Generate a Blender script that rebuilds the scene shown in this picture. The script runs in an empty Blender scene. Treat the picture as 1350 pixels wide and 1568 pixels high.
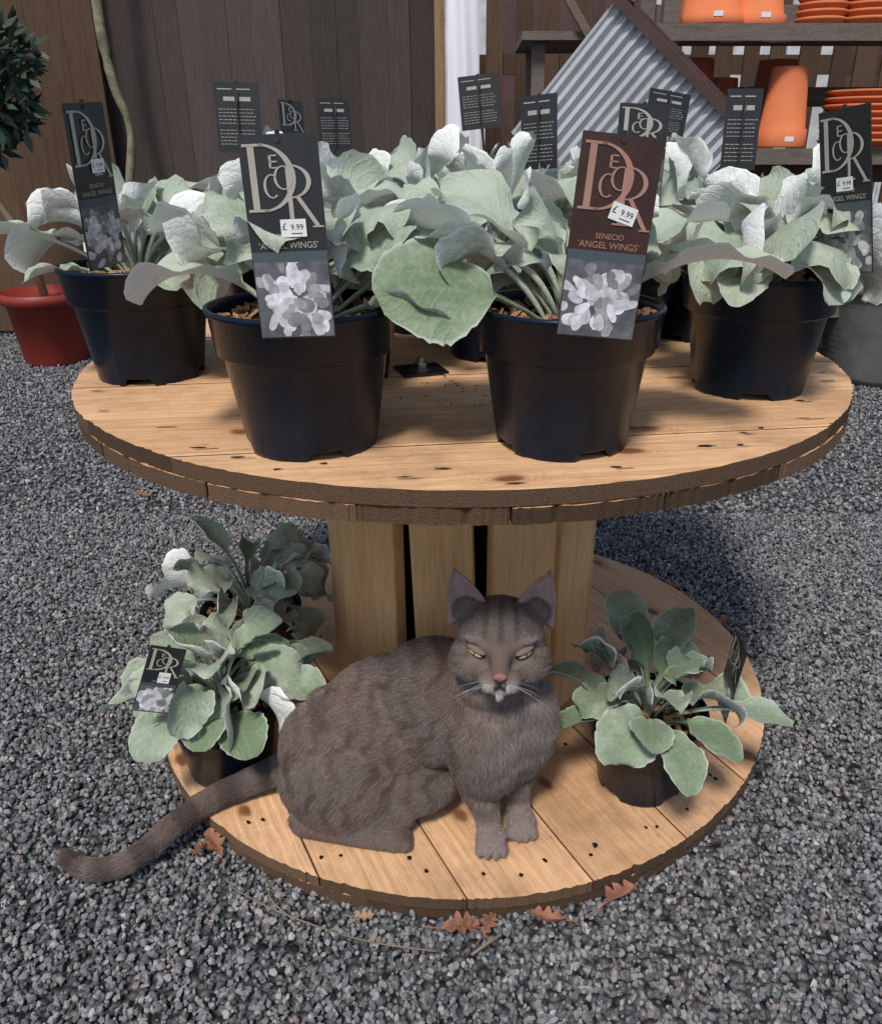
import bpy, math, random
import numpy as np
from mathutils import Vector, Matrix, Euler
from mathutils.bvhtree import BVHTree
random.seed(7); np.random.seed(7)
S=bpy.context.scene
COL=S.collection
R=math.radians
# ------------------------------------------------------------------ helpers
def link(o,parent=None):
    COL.objects.link(o)
    if parent: o.parent=parent
    return o
def empty(name,loc=(0,0,0),rot=(0,0,0)):
    e=bpy.data.objects.new(name,None); e.location=loc; e.rotation_euler=rot; e.empty_display_size=.05
    COL.objects.link(e); return e
def mesh_obj(name,v,f,mats=None,parent=None,loc=(0,0,0),rot=(0,0,0),smooth=False,mi=None,uv=None):
    me=bpy.data.meshes.new(name); me.from_pydata([tuple(p) for p in v],[],[tuple(q) for q in f]); 
    if mats:
        for m in (mats if isinstance(mats,(list,tuple)) else [mats]): me.materials.append(m)
    if mi is not None: me.polygons.foreach_set('material_index',mi)
    if smooth: me.polygons.foreach_set('use_smooth',[True]*len(me.polygons))
    if uv is not None:
        l=me.uv_layers.new(name='UVMap'); li=np.zeros(len(me.loops),dtype=np.int32); me.loops.foreach_get('vertex_index',li)
        l.data.foreach_set('uv',np.array(uv,dtype=np.float32)[li].ravel())
    me.update()
    o=bpy.data.objects.new(name,me); o.location=loc; o.rotation_euler=rot
    return link(o,parent)
class MB:
    def __init__(s): s.v=[];s.f=[];s.mi=[]
    def add(s,v,f,m=0):
        b=len(s.v); s.v+= [tuple(p) for p in v]; s.f+=[tuple(i+b for i in q) for q in f]; s.mi+=[m]*len(f)
    def box(s,c,d,M=None,m=0,jit=0):
        x,y,z=[k/2 for k in d]
        v=[Vector((a*x,b*y,e*z)) for e in(-1,1) for b in(-1,1) for a in(-1,1)]
        if jit: v=[p+Vector([random.uniform(-jit,jit) for _ in range(3)]) for p in v]
        if M: v=[M@p for p in v]
        v=[p+Vector(c) for p in v]
        s.add(v,[(0,2,3,1),(4,5,7,6),(0,1,5,4),(2,6,7,3),(0,4,6,2),(1,3,7,5)],m)
    def lathe(s,prof,n=40,c=(0,0,0),m=0,M=None,fz=None):
        v=[]
        for k,(r,z) in enumerate(prof):
            for i in range(n):
                a=2*math.pi*i/n; zz=z if fz is None else fz(k,a,z)
                p=Vector((r*math.cos(a),r*math.sin(a),zz))
                if M: p=M@p
                v.append(p+Vector(c))
        f=[(k*n+i,k*n+(i+1)%n,(k+1)*n+(i+1)%n,(k+1)*n+i) for k in range(len(prof)-1) for i in range(n)]
        s.add(v,f,m)
    def tube(s,pts,rad,n=8,m=0):
        pts=[Vector(p) for p in pts]; v=[]
        for i,p in enumerate(pts):
            t=(pts[min(i+1,len(pts)-1)]-pts[max(i-1,0)]).normalized()
            a=t.orthogonal().normalized() if abs(t.z)>.9 else t.cross(Vector((0,0,1))).normalized()
            b=t.cross(a); r=rad[i] if isinstance(rad,(list,tuple)) else rad
            for k in range(n):
                q=2*math.pi*k/n; v.append(p+a*math.cos(q)*r+b*math.sin(q)*r)
        f=[(i*n+k,i*n+(k+1)%n,(i+1)*n+(k+1)%n,(i+1)*n+k) for i in range(len(pts)-1) for k in range(n)]
        f.append(tuple(range(n))[::-1]); f.append(tuple((len(pts)-1)*n+k for k in range(n)))
        s.add(v,f,m)
    def obj(s,name,mats,parent=None,smooth=False,loc=(0,0,0),rot=(0,0,0)):
        return mesh_obj(name,s.v,s.f,mats,parent,loc,rot,smooth,s.mi)
# ---- materials
class NT:
    def __init__(s,name,rough=.6,col=(.5,.5,.5),spec=.5,metal=0):
        s.m=bpy.data.materials.new(name); s.m.use_nodes=True; s.t=s.m.node_tree; s.b=s.t.nodes['Principled BSDF']
        s.b.inputs['Roughness'].default_value=rough; s.b.inputs['Base Color'].default_value=(*col,1)
        s.b.inputs['Specular IOR Level'].default_value=spec; s.b.inputs['Metallic'].default_value=metal
    def n(s,ty,**k):
        x=s.t.nodes.new(ty)
        for a,b in k.items(): setattr(x,a,b)
        return x
    def l(s,a,b): s.t.links.new(a,b)
    def coord(s,kind='Object',scale=(1,1,1)):
        c=s.n('ShaderNodeTexCoord'); mp=s.n('ShaderNodeMapping'); mp.inputs['Scale'].default_value=scale
        s.l(c.outputs[kind],mp.inputs['Vector']); return mp.outputs[0]
    def noise(s,vec,scale=5,detail=4,rough=.6,dist=0):
        x=s.n('ShaderNodeTexNoise'); x.inputs['Scale'].default_value=scale; x.inputs['Detail'].default_value=detail
        x.inputs['Roughness'].default_value=rough; x.inputs['Distortion'].default_value=dist
        if vec is not None: s.l(vec,x.inputs['Vector'])
        return x.outputs['Fac']
    def ramp(s,fac,stops):
        x=s.n('ShaderNodeValToRGB'); e=x.color_ramp.elements
        while len(e)<len(stops): e.new(.5)
        for q,(p,c) in zip(e,stops): q.position=p; q.color=(*c,1) if len(c)==3 else c
        s.l(fac,x.inputs[0]); return x.outputs[0]
    def mix(s,fac,a,b,mode='MIX'):
        x=s.n('ShaderNodeMix',data_type='RGBA',blend_type=mode)
        for sock,val in((x.inputs[0],fac),(x.inputs[6],a),(x.inputs[7],b)):
            if isinstance(val,bpy.types.NodeSocket): s.l(val,sock)
            elif isinstance(val,(int,float)): sock.default_value=val
            else: sock.default_value=(*val,1)
        return x.outputs[2]
    def math(s,op,a,b=0):
        x=s.n('ShaderNodeMath',operation=op)
        for i,val in enumerate((a,b)):
            if isinstance(val,bpy.types.NodeSocket): s.l(val,x.inputs[i])
            else: x.inputs[i].default_value=val
        return x.outputs[0]
    def base(s,c): s.l(c,s.b.inputs['Base Color'])
    def bump(s,h,st=.3,d=.005):
        x=s.n('ShaderNodeBump'); x.inputs['Strength'].default_value=st; x.inputs['Distance'].default_value=d
        s.l(h,x.inputs['Height']); s.l(x.outputs[0],s.b.inputs['Normal'])
def plain(name,col,rough=.6,spec=.5,metal=0,var=.25,sc=8,bump=.1):
    t=NT(name,rough,col,spec,metal); c=t.coord()
    n=t.noise(c,sc,5); t.base(t.ramp(n,[(.3,tuple(x*(1-var) for x in col)),(.7,tuple(min(1,x*(1+var)) for x in col))]))
    if bump: t.bump(t.noise(c,sc*12,3),bump,.003)
    return t.m
def grain(name,c1,c2,scale,rough=.75,coord='Object',knots=False,bump=.4,spec=.3,contrast=.55,tone=.78):
    t=NT(name,rough,c1,spec)
    c=t.coord(coord,scale)
    at=t.n('ShaderNodeAttribute',attribute_name='bid')
    add=t.n('ShaderNodeVectorMath',operation='ADD'); t.l(c,add.inputs[0]); t.l(at.outputs['Vector'],add.inputs[1]); c=add.outputs[0]
    n1=t.noise(c,3,6,.65,.6); n2=t.noise(c,14,4,.6,.2)
    col=t.ramp(n1,[(.28,c2),(.5,c1),(.72,tuple(min(1,x*1.15) for x in c1))])
    col=t.mix(contrast,col,t.ramp(n2,[(.3,tuple(x*.5 for x in c1)),(.56,c1)]))
    fr=t.math('FRACT',t.math('MULTIPLY',at.outputs['Fac'],.37)); 
    col=t.mix(1.0,col,t.ramp(fr,[(0,(tone,tone*.98,tone*.94)),(1,(1,1,1))]),'MULTIPLY')
    if knots:
        cc=t.coord(coord,(4.2,6.5,1)); a2=t.n('ShaderNodeVectorMath',operation='ADD'); t.l(cc,a2.inputs[0]); t.l(at.outputs['Vector'],a2.inputs[1])
        nz=t.n('ShaderNodeTexNoise'); nz.inputs['Scale'].default_value=4; t.l(a2.outputs[0],nz.inputs['Vector'])
        a3=t.n('ShaderNodeVectorMath',operation='SCALE'); a3.inputs['Scale'].default_value=.16; t.l(nz.outputs['Color'],a3.inputs[0])
        a4=t.n('ShaderNodeVectorMath',operation='ADD'); t.l(a2.outputs[0],a4.inputs[0]); t.l(a3.outputs[0],a4.inputs[1])
        vo=t.n('ShaderNodeTexVoronoi',voronoi_dimensions='2D'); vo.inputs['Scale'].default_value=1.0; t.l(a4.outputs[0],vo.inputs['Vector'])
        rg=t.math('ABSOLUTE',t.math('SINE',t.math('MULTIPLY',vo.outputs['Distance'],95)))
        near=t.ramp(vo.outputs['Distance'],[(.04,(1,1,1)),(.22,(0,0,0))])
        col=t.mix(t.math('MULTIPLY',t.math('MULTIPLY',rg,near),.45),col,(c2[0]*.55,c2[1]*.45,c2[2]*.35))
        k=t.ramp(vo.outputs['Distance'],[(.035,(.95,.95,.95)),(.055,(.5,.5,.5)),(.08,(0,0,0))])
        col=t.mix(k,col,(c2[0]*.32,c2[1]*.22,c2[2]*.18))
        d=t.noise(t.coord('Object'),7,8,.75); col=t.mix(t.ramp(d,[(.47,(0,0,0)),(.72,(.65,.65,.65))]),col,(.25,.15,.085))
        s1=t.noise(t.coord(coord,(30,130,30)),1,3,.5); col=t.mix(t.ramp(s1,[(.70,(0,0,0)),(.76,(.75,.75,.75))]),col,(.11,.06,.035))
    t.base(col); t.bump(n2,bump,.002); return t.m
M_wood=grain('drum_wood',(.78,.475,.260),(.56,.30,.14),(2.0,30,2),.6,'UV',True,.35,contrast=.42,tone=.82)
M_stave=grain('stave_wood',(.80,.47,.22),(.55,.28,.10),(22,22,1.6),.5,'Object',False,.2,contrast=.4,tone=.9)
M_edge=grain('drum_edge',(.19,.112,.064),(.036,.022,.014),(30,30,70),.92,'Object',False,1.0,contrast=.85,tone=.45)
M_fence=grain('fence_wood',(.105,.082,.075),(.018,.013,.011),(30,30,.8),.85,'Object',False,.8,contrast=.9,tone=.45)
M_fence2=grain('fence_wood_brown',(.12,.070,.042),(.035,.02,.013),(16,16,.9),.85,'Object',False,.5,contrast=.7,tone=.5)
M_shelf=grain('shelf_wood',(.20,.16,.14),(.07,.052,.044),(3,20,20),.85,'Object',False,.5)
M_post=grain('post_wood',(.36,.24,.13),(.18,.11,.055),(14,14,1),.8,'Object',False,.4)
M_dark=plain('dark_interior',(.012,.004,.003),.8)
M_nail=plain('nail_hole',(.012,.009,.008),.8,.2)
M_metal=plain('black_metal',(.03,.03,.032),.35,.5,.8)
M_bolt=plain('bolt_steel',(.35,.34,.33),.35,.5,1)
t=NT('pot_plastic',.33,(.010,.014,.022),.2); c=t.coord(); n=t.noise(c,30,5)
t.base(t.ramp(n,[(.35,(.003,.009,.020)),(.8,(.009,.019,.034))])); t.l(t.ramp(t.noise(c,12,5),[(.3,(.20,)*3),(.8,(.40,)*3)]),t.b.inputs['Roughness']); M_pot=t.m
M_soil=plain('soil',(.05,.03,.02),.95,.2,0,.5,40,.8)
M_chip=plain('bark_chip',(.36,.21,.11),.9,.2,0,.5,30,.5)
M_terra=plain('terracotta',(.60,.17,.065),.75,.3,0,.15,6,.1)
M_terra2=plain('terracotta_dark',(.30,.075,.035),.75,.3,0,.15,6,.1)
M_redpot=plain('red_plastic',(.22,.028,.018),.5,.4,0,.2,6,.05)
M_galv=plain('galvanised',(.50,.52,.53),.5,.5,.3,.12,5,.1)
M_brownrim=plain('brown_trim',(.075,.040,.036),.6)
M_white=plain('white_cloth',(.75,.75,.80),.8,.3,0,.05,3,.2)
M_pale=plain('pale_wall',(.55,.56,.58),.8)
M_greypl=plain('grey_planter',(.13,.125,.12),.7,.3,0,.2,12,.3)
def leafmat(name,silver,green,edge):
    t=NT(name,.85,silver,.12)
    c=t.coord(); uv=t.n('ShaderNodeUVMap'); sep=t.n('ShaderNodeSeparateXYZ'); t.l(uv.outputs[0],sep.inputs[0])
    at=t.n('ShaderNodeAttribute',attribute_name='grn')
    n=t.noise(c,42,6,.75); n3=t.noise(c,160,4,.7)
    au=t.math('ABSOLUTE',sep.outputs[0])
    fac=t.math('ADD',t.math('ADD',t.math('MULTIPLY',t.math('SUBTRACT',n,.5),1.2),t.math('MULTIPLY',t.math('SUBTRACT',n3,.5),.8)),at.outputs['Fac'])
    fac=t.math('ADD',fac,t.math('MULTIPLY',t.math('SUBTRACT',.55,au),.30))
    col=t.mix(t.ramp(fac,[(.0,(0,0,0)),(1,(1,1,1))]),silver,green)
    vv=t.math('ADD',t.math('ADD',t.math('MULTIPLY',sep.outputs[1],34),t.math('MULTIPLY',au,-9)),t.math('MULTIPLY',n,3.0))
    vein=t.math('POWER',t.math('ABSOLUTE',t.math('SINE',vv)),26)
    mid=t.ramp(au,[(.0,(1,1,1)),(.04,(.5,.5,.5)),(.08,(0,0,0))])
    col=t.mix(t.math('MULTIPLY',vein,.09),col,edge)
    col=t.mix(t.math('MULTIPLY',mid,.28),col,(.50,.58,.42))
    col=t.mix(t.ramp(au,[(.90,(0,0,0)),(.965,(.9,.9,.9))]),col,edge)
    pet=t.ramp(sep.outputs[1],[(.0,(.85,.85,.85)),(.32,(.5,.5,.5)),(.45,(0,0,0))])
    col=t.mix(pet,col,(.36,.43,.25))
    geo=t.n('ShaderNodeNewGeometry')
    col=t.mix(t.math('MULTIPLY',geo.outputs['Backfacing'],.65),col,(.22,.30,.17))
    t.base(col); t.bump(t.math('ADD',t.math('ADD',t.noise(c,420,3),t.math('MULTIPLY',n3,1.5)),t.math('MULTIPLY',vein,-.5)),.55,.002)
    t.b.inputs['Sheen Weight'].default_value=.2; t.b.inputs['Sheen Roughness'].default_value=.4
    tr=t.n('ShaderNodeBsdfTranslucent'); t.l(col,tr.inputs[0]); ms=t.n('ShaderNodeMixShader'); ms.inputs[0].default_value=.10
    out=t.t.nodes['Material Output']; t.l(t.b.outputs[0],ms.inputs[1]); t.l(tr.outputs[0],ms.inputs[2]); t.l(ms.outputs[0],out.inputs[0])
    return t.m
M_leaf=leafmat('senecio_leaf',(.83,.845,.80),(.055,.105,.05),(.92,.93,.90))
# ------------------------------------------------------------------ ground
t=NT('gravel_ground',.95,(.05,.05,.055),.2); c=t.coord('Object')
vo=t.n('ShaderNodeTexVoronoi'); vo.inputs['Scale'].default_value=85; t.l(c,vo.inputs['Vector'])
colr=t.ramp(vo.outputs['Color'],[(.1,(.06,.06,.065)),(.5,(.14,.14,.145)),(.9,(.28,.275,.27))])
big=t.noise(c,1.3,5,.6)
colr=t.mix(t.ramp(big,[(.45,(0,0,0)),(.75,(.5,.5,.5))]),colr,(.09,.07,.055))
t.base(t.mix(1,colr,t.ramp(vo.outputs['Distance'],[(.2,(1,1,1)),(.75,(.18,.18,.18))]),'MULTIPLY'))
t.bump(t.math('SUBTRACT',1.0,vo.outputs['Distance']),1,.012); M_ground=t.m
g=150
mesh_obj('ground',[(-g,-g,-.004),(g,-g,-.004),(g,g,-.004),(-g,g,-.004)],[(0,1,2,3)],M_ground)
t=NT('gravel_stone',.85,(.1,.1,.1),.35); oi=t.n('ShaderNodeObjectInfo'); 
cs=t.ramp(oi.outputs['Random'],[(0,(.085,.088,.094)),(.35,(.17,.174,.182)),(.65,(.265,.269,.275)),(.88,(.38,.38,.377)),(.955,(.27,.20,.165)),(1,(.56,.55,.53))])
n=t.noise(t.coord(),90,4); cs=t.mix(.6,cs,t.ramp(n,[(.3,(.5,.5,.5)),(.7,(1,1,1))]),'MULTIPLY'); t.base(cs); t.bump(n,.3,.002); M_stone=t.m
stc=bpy.data.collections.new('gravel_stones')
import bmesh
for k in range(12):
    bm=bmesh.new(); bmesh.ops.create_icosphere(bm,subdivisions=1,radius=1)
    sx,sy,sz=random.uniform(.8,1.3),random.uniform(.6,.95),random.uniform(.45,.8)
    pl=[(Vector([random.gauss(0,1) for _ in range(3)]).normalized(),random.uniform(.45,.8)) for _ in range(8)]
    for v in bm.verts:
        p=v.co.copy()
        for nn,d in pl:
            q=p.dot(nn)
            if q>d: p-=nn*(q-d)
        v.co=Vector((p.x*sx,p.y*sy,p.z*sz))
    me=bpy.data.meshes.new('stone'); bm.to_mesh(me); bm.free(); me.materials.append(M_stone)
    stc.objects.link(bpy.data.objects.new('stone_%d'%k,me))
def scatter(n,y0,y1):
    P=[]
    while len(P)<n:
        d=math.sqrt(random.uniform((y0+1.6)**2,(y1+1.6)**2)); y=d-1.6
        w=.66*(y+1.2)+.32
        x=random.uniform(-w,w)
        if x*x+y*y<.465**2: continue
        P.append((x,y,random.uniform(-.003,.005)))
    return P
def gravel(name,P,s0,s1,parent):
    me=bpy.data.meshes.new(name); me.from_pydata(P,[],[]); o=bpy.data.objects.new(name,me); link(o,parent)
    ng=bpy.data.node_groups.new(name,'GeometryNodeTree')
    ng.interface.new_socket(name='Geometry',in_out='INPUT',socket_type='NodeSocketGeometry')
    ng.interface.new_socket(name='Geometry',in_out='OUTPUT',socket_type='NodeSocketGeometry')
    N=ng.nodes; gi=N.new('NodeGroupInput'); go=N.new('NodeGroupOutput')
    ci=N.new('GeometryNodeCollectionInfo'); ci.inputs['Collection'].default_value=stc; ci.inputs['Separate Children'].default_value=True; ci.inputs['Reset Children'].default_value=True
    ip=N.new('GeometryNodeInstanceOnPoints'); ip.inputs['Pick Instance'].default_value=True
    rv=N.new('FunctionNodeRandomValue'); rv.data_type='FLOAT_VECTOR'; rv.inputs[0].default_value=(0,0,0); rv.inputs[1].default_value=(6.28,6.28,6.28)
    rs=N.new('FunctionNodeRandomValue'); rs.data_type='FLOAT'; rs.inputs[2].default_value=s0; rs.inputs[3].default_value=s1
    L=ng.links.new; L(gi.outputs[0],ip.inputs['Points']); L(ci.outputs[0],ip.inputs['Instance']); L(rv.outputs[0],ip.inputs['Rotation']); L(rs.outputs[1],ip.inputs['Scale']); L(ip.outputs[0],go.inputs[0])
    md=o.modifiers.new('scatter','NODES'); md.node_group=ng; return o
ge=empty('gravel')
gravel('gravel_near',scatter(84000,-1.0,.7),.0030,.0074,ge)
gravel('gravel_far',scatter(80000,.7,3.2),.0050,.0095,ge)
# ------------------------------------------------------------------ cable drum
drum=empty('wooden_cable_drum')
TZ=.5745; BZ=.036
def disc_layer(name,Rd,z0,z1,ang,bounds,cy,parent,seed,gap=.0022):
    rr=random.Random(seed); V=[];F=[];MI=[];UV=[];BID=[]
    ca,sa=math.cos(ang),math.sin(ang)
    def P(al,ac,z): return (al*ca-ac*sa, al*sa+ac*ca+cy, z)
    for b in range(len(bounds)-1):
        n1=bounds[b]+gap/2; n2=bounds[b+1]-gap/2
        n1=max(n1,-Rd*.998); n2=min(n2,Rd*.998)
        if n2-n1<.01: continue
        Mx=34; base=len(V); bid=rr.uniform(0,40); dz=rr.uniform(-.0008,.0008); rj=rr.uniform(-.0012,.0012)
        for i in range(Mx+1):
            a=n1+(n2-n1)*(.5-.5*math.cos(math.pi*i/Mx))
            def ex(): return math.sqrt(max((Rd+rj)**2-a*a,1e-5))+rr.uniform(-.0012,.0012)-(rr.uniform(.002,.004) if rr.random()<.06 else 0)
            er,el=ex(),-ex(); zj=rr.uniform(-.0006,.0004)
            for z in (z1+dz+zj,z0):
                V.append(P(el,a,z)); UV.append((el,a)); V.append(P(er,a,z)); UV.append((er,a))
        for i in range(Mx):
            q=base+4*i; n=q+4
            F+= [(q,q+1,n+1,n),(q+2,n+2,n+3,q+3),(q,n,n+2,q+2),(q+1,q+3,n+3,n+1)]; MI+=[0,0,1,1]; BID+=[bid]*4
        q=base; F.append((q,q+2,q+3,q+1)); q=base+4*Mx; F.append((q,q+1,q+3,q+2)); MI+=[1,1]; BID+=[bid]*2
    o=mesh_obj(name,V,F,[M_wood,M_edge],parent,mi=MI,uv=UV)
    at=o.data.attributes.new('bid','FLOAT','FACE'); at.data.foreach_set('value',BID)
    return o
a_low=R(-62)
bl=[-.55,-.375,-.23,-.082,.065,.21,.355,.55]
disc_layer('lower_disc_top_boards',.5,BZ-.017,BZ,a_low,bl,0,drum,1)
disc_layer('lower_disc_under_boards',.4985,BZ-.036,BZ-.0182,a_low+R(90),bl,0,drum,2)
a_top=R(8)
bt=[-.56,-.40,-.262,-.12,.03,.17,.31,.44,.56]
disc_layer('upper_disc_top_boards',.53,TZ-.0165,TZ,a_top,bt,0,drum,3,.0008)
disc_layer('upper_disc_under_boards',.529,TZ-.035,TZ-.0180,a_top+R(90),bt,0,drum,4)
mb=MB(); sb=[]
for k,(ad,w) in enumerate([(-41,.110),(-7.5,.086),(24.5,.098),(54,.096),(84,.1),(114,.1),(144,.1),(174,.1),(204,.1),(233,.1),(262,.1),(291,.1)]):
    a=R(-90+ad)
    M=Matrix.Rotation(a-math.pi/2,3,'Z')@Matrix.Rotation(random.uniform(-.012,.012),3,'X')@Matrix.Rotation([.01,.03,-.004,.0][k%4],3,'Y')
    mb.box((.198*math.cos(a),.198*math.sin(a),(TZ-.036+BZ)/2),(w,.022,TZ-.037-BZ),M); sb+=[k*3.37]*6
st=mb.obj('core_staves',[M_stave],drum)
at=st.data.attributes.new('bid','FLOAT','FACE'); at.data.foreach_set('value',sb)
bv=st.modifiers.new('b','BEVEL'); bv.width=.002; bv.segments=2
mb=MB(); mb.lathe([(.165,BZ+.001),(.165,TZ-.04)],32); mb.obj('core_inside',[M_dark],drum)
mb=MB()
def hole(x,y,z,a,l,w):
    n=9; v=[(0,0,0)]
    for i in range(n):
        q=2*math.pi*i/n; r=random.uniform(.65,1.25); v.append((l*r*math.cos(q),w*r*math.sin(q),0))
    v=[(x+p[0]*math.cos(a)-p[1]*math.sin(a),y+p[0]*math.sin(a)+p[1]*math.cos(a),z+.0014) for p in v]
    mb.add(v,[(0,1+i,1+(i+1)%n) for i in range(n)])
for bnds,ang,z,Rn,Ri in((bl,a_low,BZ,.455,.26),):
    for b in range(1,len(bnds)-1):
        for off in(-.035,.035):
            for sgn in(-1,1):
                ac=bnds[b]+off
                for rad in(Rn,Ri):
                    if abs(ac)>rad: continue
                    al=sgn*math.sqrt(rad*rad-ac*ac)+random.uniform(-.014,.014)
                    x=al*math.cos(ang)-ac*math.sin(ang); y=al*math.sin(ang)+ac*math.cos(ang)
                    s=random.uniform(.0026,.0042); hole(x,y,z,ang+random.uniform(-.3,.3),s*random.uniform(.9,1.4),s*.8)
a=-3.1
while a<-.05:
    rad=random.choice([.512,.498,.480])+random.uniform(-.006,.006); l=random.uniform(.003,.012)
    hole(rad*math.cos(a),rad*math.sin(a),TZ,a_top+random.uniform(-.15,.15),l,random.uniform(.0010,.0022))
    if random.random()<.5: hole(rad*math.cos(a)+l,rad*math.sin(a)-.004,TZ,a_top,l*1.5,.0008)
    a+=random.uniform(.06,.26)
a=-3.0
while a<-.1:
    rad=.466+random.uniform(-.008,.008); hole(rad*math.cos(a),rad*math.sin(a),BZ,a_low,random.uniform(.003,.005),.0028); a+=random.uniform(.12,.30)
for k in range(30):
    a=random.uniform(-math.pi,0); rad=random.uniform(.1,.51); s=random.uniform(.0004,.0009)
    hole(rad*math.cos(a),rad*math.sin(a),TZ,a_top,s*2,s)
mb.obj('nail_holes',[M_nail],drum)  # flat patches lying on the wood; recess shade is put into their dark colour
mb=MB()
for k in range(30):
    x0,y0=random.choice([(-.05,-.20),(.02,-.25),(-.02,-.16)]); x=x0+random.gauss(0,.04); y=y0+random.gauss(0,.03)
    mb.box((x,y,TZ+.0014),(random.uniform(.001,.003),random.uniform(.001,.002),.0012),Matrix.Rotation(random.uniform(0,3),3,'Z'))
mb.obj('bark_crumbs',[M_soil],drum)
bo=empty('square_washer_bolt',(-.057,-.105,TZ),(0,0,R(20)))
mb=MB(); mb.box((0,0,.002),(.062,.058,.0035)); mb.obj('washer_plate',[M_metal],bo)
mb=MB(); mb.lathe([(0.0,.013),(.009,.013),(.010,.011),(.010,.004)],6); mb.lathe([(0,.02),(.005,.02),(.005,.012)],12); mb.lathe([(.0115,.0045),(.0145,.0045),(.0145,.0038)],24);mb.obj('bolt_nut',[M_bolt],bo)
# ------------------------------------------------------------------ plants
def leaf(buf,base,az,e0,L,W,pet,droop,cup,wave,roll,grn,bend=0,rr=random,pw=1.9):
    V,F,UV,G=buf; NP=5; NB=20; NJ=17; T=pet+L
    p=Vector(base); n=NP+NB; b0=len(V); ph1,ph2=rr.uniform(0,6),rr.uniform(0,6); fq=rr.uniform(6,11); sc=rr.uniform(36,54)
    tw=rr.uniform(-.9,.9)
    for i in range(n+1):
        s=(i/NP)*pet/T if i<=NP else (pet+(i-NP)/NB*L)/T
        ds=0 if i==0 else (pet/NP if i<=NP else L/NB)
        e=e0-droop*s**pw; a=az+bend*s
        d=Vector((math.cos(e)*math.cos(a),math.cos(e)*math.sin(a),math.sin(e))); p=p+d*ds
        side=Vector((-math.sin(a),math.cos(a),0)); up=d.cross(side)
        q=roll*min(1,s*1.5)+tw*max(0,s-.4); side,up=side*math.cos(q)+up*math.sin(q),up*math.cos(q)-side*math.sin(q)
        if i<=NP: w=.0042+.002*(i/NP); cu=1.0; tt=0
        else:
            tt=(i-NP)/NB; w=max(W*.5*(math.sin(math.pi*min(1,(tt*.955+.02))**1.02)**.60)*(1-.10*(1-tt)),.0065*(1-tt)+.0004); cu=cup+(1.0-cup)*max(0,1-tt*5)
        for j in range(NJ):
            u=-1+2*j/(NJ-1); au=abs(u)
            ww=w*(1+ (.035*math.sin(tt*sc+ph1) if au>.95 else 0))
            ph=ph1 if u<0 else ph2
            lift=wave*W*(math.sin(fq*tt+ph)+.4*math.sin(fq*2.3*tt+ph*2))*au**2.2*(min(1,tt*4))
            V.append(p+side*(ww*u*math.cos(cu*au))+up*(ww*au*math.sin(cu*au)+lift)); UV.append((u,s)); G.append(grn)
    for i in range(n):
        for j in range(NJ-1):
            q=b0+i*NJ+j; F.append((q,q+1,q+NJ+1,q+NJ))
POTP=[(0,.006),(.055,.006),(.0615,.0),(.0655,.0),(.0665,.004),(.080,.094),(.0845,.097),(.0865,.098),(.0905,.134),(.0935,.1355),(.094,.1385),(.093,.141),(.0895,.141),(.087,.135),(.085,.112)]
def pot(parent,sc=1):
    mb=MB()
    def fz(k,a,z):
        if k in(2,3): return .009 if (a*4/math.pi)%2.0>1.25 else 0.0
        if k==4: return .011 if (a*4/math.pi)%2.0>1.25 else .004
        return z
    mb.lathe([(r*sc,z*sc) for r,z in POTP],72,fz=(lambda k,a,z:fz(k,a,z/sc)*sc))
    mb.obj('pot',[M_pot],parent,True)
    mb=MB()
    mb.lathe([(.0855*sc,.120*sc),(.06*sc,.124*sc),(.03*sc,.127*sc),(0.001,.126*sc)],24)
    for k in range(110):
        a=random.uniform(0,6.28); r=.083*sc*math.sqrt(random.random()); 
        M=Euler([random.uniform(-.7,.7),random.uniform(-.7,.7),random.uniform(0,6)]).to_matrix()
        mb.box((r*math.cos(a),r*math.sin(a),random.uniform(.127,.134)*sc),(random.uniform(.006,.018),random.uniform(.003,.007),random.uniform(.002,.004)),M,1,.001)
    mb.obj('potting_bark',[M_soil,M_chip],parent)
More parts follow.
